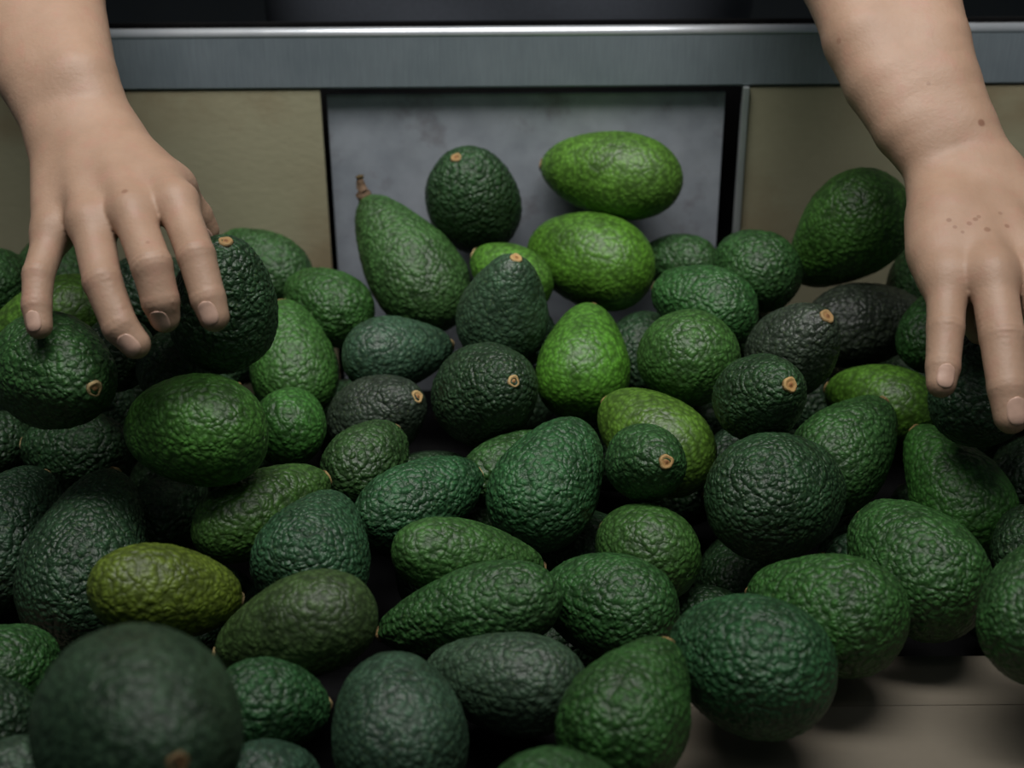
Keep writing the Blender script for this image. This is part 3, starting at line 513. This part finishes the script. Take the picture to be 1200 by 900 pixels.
def smin(a, b, k):
    h = np.maximum(k-np.abs(a-b), 0)/k; return np.minimum(a, b)-h*h*k*.25
def chain(p, nodes, k=.004):
    d = None
    for (a, ra), (b, rb) in zip(nodes[:-1], nodes[1:]):
        e = rcone(p, a, b, ra, rb); d = e if d is None else smin(d, e, k)
    return d
class Hand:
    def __init__(s, d):
        s.__dict__.update(d); f = {k: [(np.array(c), r) for c, r in v] for k, v in d['fingers'].items()}; s.f = f
        across = f['index'][0][0]-f['pinky'][0][0]; s.creases = []; s.nails = []
        wrist = np.mean([np.array(m[0][0]) for m in d['meta']], axis=0)
        fw = f['middle'][0][0]-wrist; dn = np.cross(across, fw); dn /= np.linalg.norm(dn)
        if dn @ (np.array([0, 0, 1.5])-wrist) < 0: dn = -dn
        s.dorsal = dn; s.across = across/np.linalg.norm(across)
        for nm, c in f.items():
            for j in range(1, len(c)-1):
                t = c[j+1][0]-c[j-1][0]; t /= np.linalg.norm(t)
                ax = s.across if nm != 'thumb' else s.dorsal
                n = np.cross(t, ax); n /= np.linalg.norm(n)
                if n @ dn < 0: n = -n
                s.creases.append((c[j][0], t, n, c[j][1], .00032 if j == 1 else .0002))
            t = c[-1][0]-c[-2][0]; t /= np.linalg.norm(t); ax = s.across-t*(s.across @ t); ax /= np.linalg.norm(ax); n = np.cross(t, ax)
            if n @ dn < 0: n = -n
            s.nails.append((nm, c[-1][0], t, ax, n, c[-1][1]))
    def sdf(s, p):
        d = None
        for st in s.forearm:
            e = chain(p, st, .003); d = e if d is None else smin(d, e, .03)
        for m in s.meta:
            d = smin(d, chain(p, m), .011)
        for a in s.pads: d = smin(d, rcone(p, a[0][0], a[1][0], a[0][1], a[1][1]), .02)
        out = d
        for nm, c in s.f.items():
            out = np.minimum(out, smin(d, chain(p, c, .0015), .009))
        # knuckle swelling and skin folds over the finger joints
        for (q, t, n, r, amp) in s.creases:
            v = p-q; a = v @ t; rad2 = (v*v).sum(1)
            m = rad2 < (2.2*r)**2
            if m.any():
                am = a[m]; top = np.clip((v[m] @ n)/r, 0, 1)
                out[m] += amp*np.cos(am*2*math.pi/.0036)*np.exp(-(am/.0048)**2)*top - .00025*np.exp(-(am/(.9*r))**2)*top
        return out
def surface(sdf, lo, hi, h, blk=8):
    lo = np.array(lo, float); n = (np.ceil((np.array(hi)-lo)/h/blk).astype(int))*blk; g = np.full(n, 1., np.float32)
    nb = n//blk; bi = np.stack(np.meshgrid(*[np.arange(q) for q in nb], indexing='ij'), -1).reshape(-1, 3)
    cen = lo+(bi*blk+blk/2-.5)*h; dc = sdf(cen); lim = blk*h*.95+.003
    loc = np.stack(np.meshgrid(*[np.arange(blk)]*3, indexing='ij'), -1).reshape(-1, 3)
    for q in bi[dc <= -lim]: g[q[0]*blk:(q[0]+1)*blk, q[1]*blk:(q[1]+1)*blk, q[2]*blk:(q[2]+1)*blk] = -1
    act = bi[np.abs(dc) < lim]
    for i in range(0, len(act), 400):
        ids = (act[i:i+400, None]*blk+loc[None]).reshape(-1, 3); g[ids[:, 0], ids[:, 1], ids[:, 2]] = sdf(lo+ids*h)
    ins = g < 0; cnt = np.zeros(n-1, np.int8)
    C = [(a, b, c) for a in (0, 1) for b in (0, 1) for c in (0, 1)]
    sl = lambda A, o: A[o[0]:n[0]-1+o[0], o[1]:n[1]-1+o[1], o[2]:n[2]-1+o[2]]
    for o in C: cnt += sl(ins, o)
    cell = np.argwhere((cnt > 0) & (cnt < 8)); vid = np.full(n-1, -1, np.int32); vid[tuple(cell.T)] = np.arange(len(cell))
    acc = np.zeros((len(cell), 3)); w = np.zeros(len(cell))
    for o in C:
        for axx in range(3):
            if o[axx]: continue
            o2 = list(o); o2[axx] = 1; a = g[tuple((cell+o).T)]; b = g[tuple((cell+o2).T)]; m = (a < 0) != (b < 0)
            t = np.zeros(len(cell)); t[m] = a[m]/(a[m]-b[m]); P = np.array(o, float)+np.zeros((len(cell), 3)); P[:, axx] += t
            acc[m] += P[m]; w[m] += 1
    v = lo+(cell+acc/w[:, None])*h; F = []
    for axx in range(3):
        e = np.zeros(3, int); e[axx] = 1; o1 = np.zeros(3, int); o1[(axx+1) % 3] = 1; o2 = np.zeros(3, int); o2[(axx+2) % 3] = 1
        A = ins[tuple(slice(0, n[q]-e[q]) for q in range(3))]; B = ins[tuple(slice(e[q], n[q]) for q in range(3))]
        for pol in (0, 1):
            E = np.argwhere((A & ~B) if pol == 0 else (~A & B)); E = E[(E[:, (axx+1) % 3] > 0) & (E[:, (axx+2) % 3] > 0)]
            ok = np.all(E < n-1, axis=1); E = E[ok]
            q = [vid[tuple((E-o1-o2).T)], vid[tuple((E-o2).T)], vid[tuple(E.T)], vid[tuple((E-o1).T)]]
            F.append(np.stack(q if pol == 0 else q[::-1], 1))
    return v, np.vstack(F)
hands = [Hand(PL['left']), Hand(PL['right'])]
VS, FS, nv = [], [], 0
def addm(v, f):
    global nv
    VS.append(v); FS.append(f+nv); nv += len(v)
for h in hands: addm(*surface(h.sdf, h.lo, h.hi, .0014))
def torso(p, g=0.):
    d = rcone(p, (0, 1.40, .98), (0, 1.42, 1.30), .135, .15)
    for sx in (-1, 1): d = smin(d, rcone(p, (sx*.07, 1.41, 1.0), (sx*.09, 1.42, 1.33), .13, .125), .08)
    for sx in (-1, 1): d = smin(d, rcone(p, (0, 1.42, 1.42), (sx*.17, 1.40, 1.44), .085, .062), .08)
    return d-g
def upper(p):
    d = torso(p); d = smin(d, rcone(p, (0, 1.41, 1.46), (0, 1.36, 1.58), .058, .052), .05)
    head = rcone(p, (0, 1.33, 1.69), (0, 1.25, 1.66), .085, .062); head = smin(head, rcone(p, (0, 1.265, 1.61), (0, 1.22, 1.595), .05, .03), .05)
    head = smin(head, rcone(p, (0, 1.185, 1.675), (0, 1.165, 1.645), .010, .014), .012)
    for sx in (-1, 1):
        head = smin(head, rcone(p, (sx*.082, 1.32, 1.66), (sx*.086, 1.325, 1.635), .014, .009), .008)
        head = np.maximum(head, -(np.linalg.norm(p-np.array([sx*.032, 1.178, 1.688]), axis=1)-.013))
        head = smin(head, np.linalg.norm(p-np.array([sx*.031, 1.196, 1.686]), axis=1)-.0115, .003)
    d = smin(d, head, .04)
    for h in hands: d = smin(d, chain(p, h.upper), .03)
    return d
addm(*surface(upper, (-.44, .98, .84), (.44, 1.62, 1.82), .007))
person = tag(empty('person', (0, 1.42, 0)), 'person in a dark navy shirt behind the rail, bare forearms reaching into the heap', 'person')
inv = Vector((0, 1.42, 0))
VV = np.vstack(VS)-np.array(inv)
body = link('body', quad_mesh('body', VV, np.vstack(FS)), M_skin, person)
def shirt(p):
    d = torso(p, .008)
    for h in hands: d = smin(d, rcone(p, h.upper[1][0], h.upper[2][0], .062, .072), .04)
    d = np.maximum(d, -(np.linalg.norm((p-np.array([0, 1.385, 1.555]))*np.array([1, 1, .8]), axis=1)-.075))
    fold = np.sin(p[:, 2]*42+p[:, 0]*11+2*np.sin(p[:, 0]*14))*.0022; return d+fold
v, f = surface(shirt, (-.44, 1.0, .78), (.44, 1.65, 1.62), .007)
link('shirt', quad_mesh('shirt', v-np.array(inv), f), M_shirt, person)['label'] = 'dark navy shirt'
def hair(p):
    d = rcone(p, (0, 1.345, 1.70), (0, 1.27, 1.715), .094, .072); return np.maximum(d, -(rcone(p, (0, 1.24, 1.66), (0, 1.10, 1.62), .082, .1)))
v, f = surface(hair, (-.12, 1.15, 1.56), (.12, 1.48, 1.84), .006); link('hair', quad_mesh('hair', v-np.array(inv), f), M_hair, person)
for h in hands:
    for (nm, T, t, ax, n, r) in h.nails:
        nu_, nw = 11, 13; pts = []
        for iw in range(nw):
            w = iw/(nw-1); wid = (1-abs(2*w-1)**3.2)**.5 if 0 < w < 1 else 0.12
            for iu in range(nu_):
                u = (iu/(nu_-1)*2-1)*wid; pts.append((u, w))
        pts = np.array(pts); base = T+t*(r*(-.95+1.62*pts[:, 1]))[:, None]+ax*(r*.60*pts[:, 0])[:, None]
        lo_ = np.full(len(pts), -.2*r); hi_ = np.full(len(pts), 2.2*r)
        for _ in range(22):
            mid = (lo_+hi_)/2; ins = h.sdf(base+n*mid[:, None]) < 0; lo_ = np.where(ins, mid, lo_); hi_ = np.where(ins, hi_, mid)
        s0 = base+n*lo_[:, None]; edge = np.maximum(np.abs(pts[:, 0])/np.maximum(1e-6, 1), 0)
        top = s0+n*.00035
        low = s0-n*.0006
        N = len(pts); F = []
        for iw in range(nw-1):
            for iu in range(nu_-1):
                a = iw*nu_+iu; F.append([a, a+1, a+nu_+1, a+nu_]); F.append([N+a, N+a+nu_, N+a+nu_+1, N+a+1])
        rim = [iu for iu in range(nu_)]+[iw*nu_+nu_-1 for iw in range(1, nw)]+[(nw-1)*nu_+iu for iu in range(nu_-2, -1, -1)]+[iw*nu_ for iw in range(nw-2, 0, -1)]
        for q in range(len(rim)): a, b = rim[q], rim[(q+1) % len(rim)]; F.append([b, a, N+a, N+b])
        me = mesh_from('fingernail', np.vstack([top, low])-np.array(inv), F)
        bm = bmesh.new(); bm.from_mesh(me); bmesh.ops.recalc_face_normals(bm, faces=bm.faces); bm.to_mesh(me); bm.free()
        link('fingernail', me, M_nail, person)
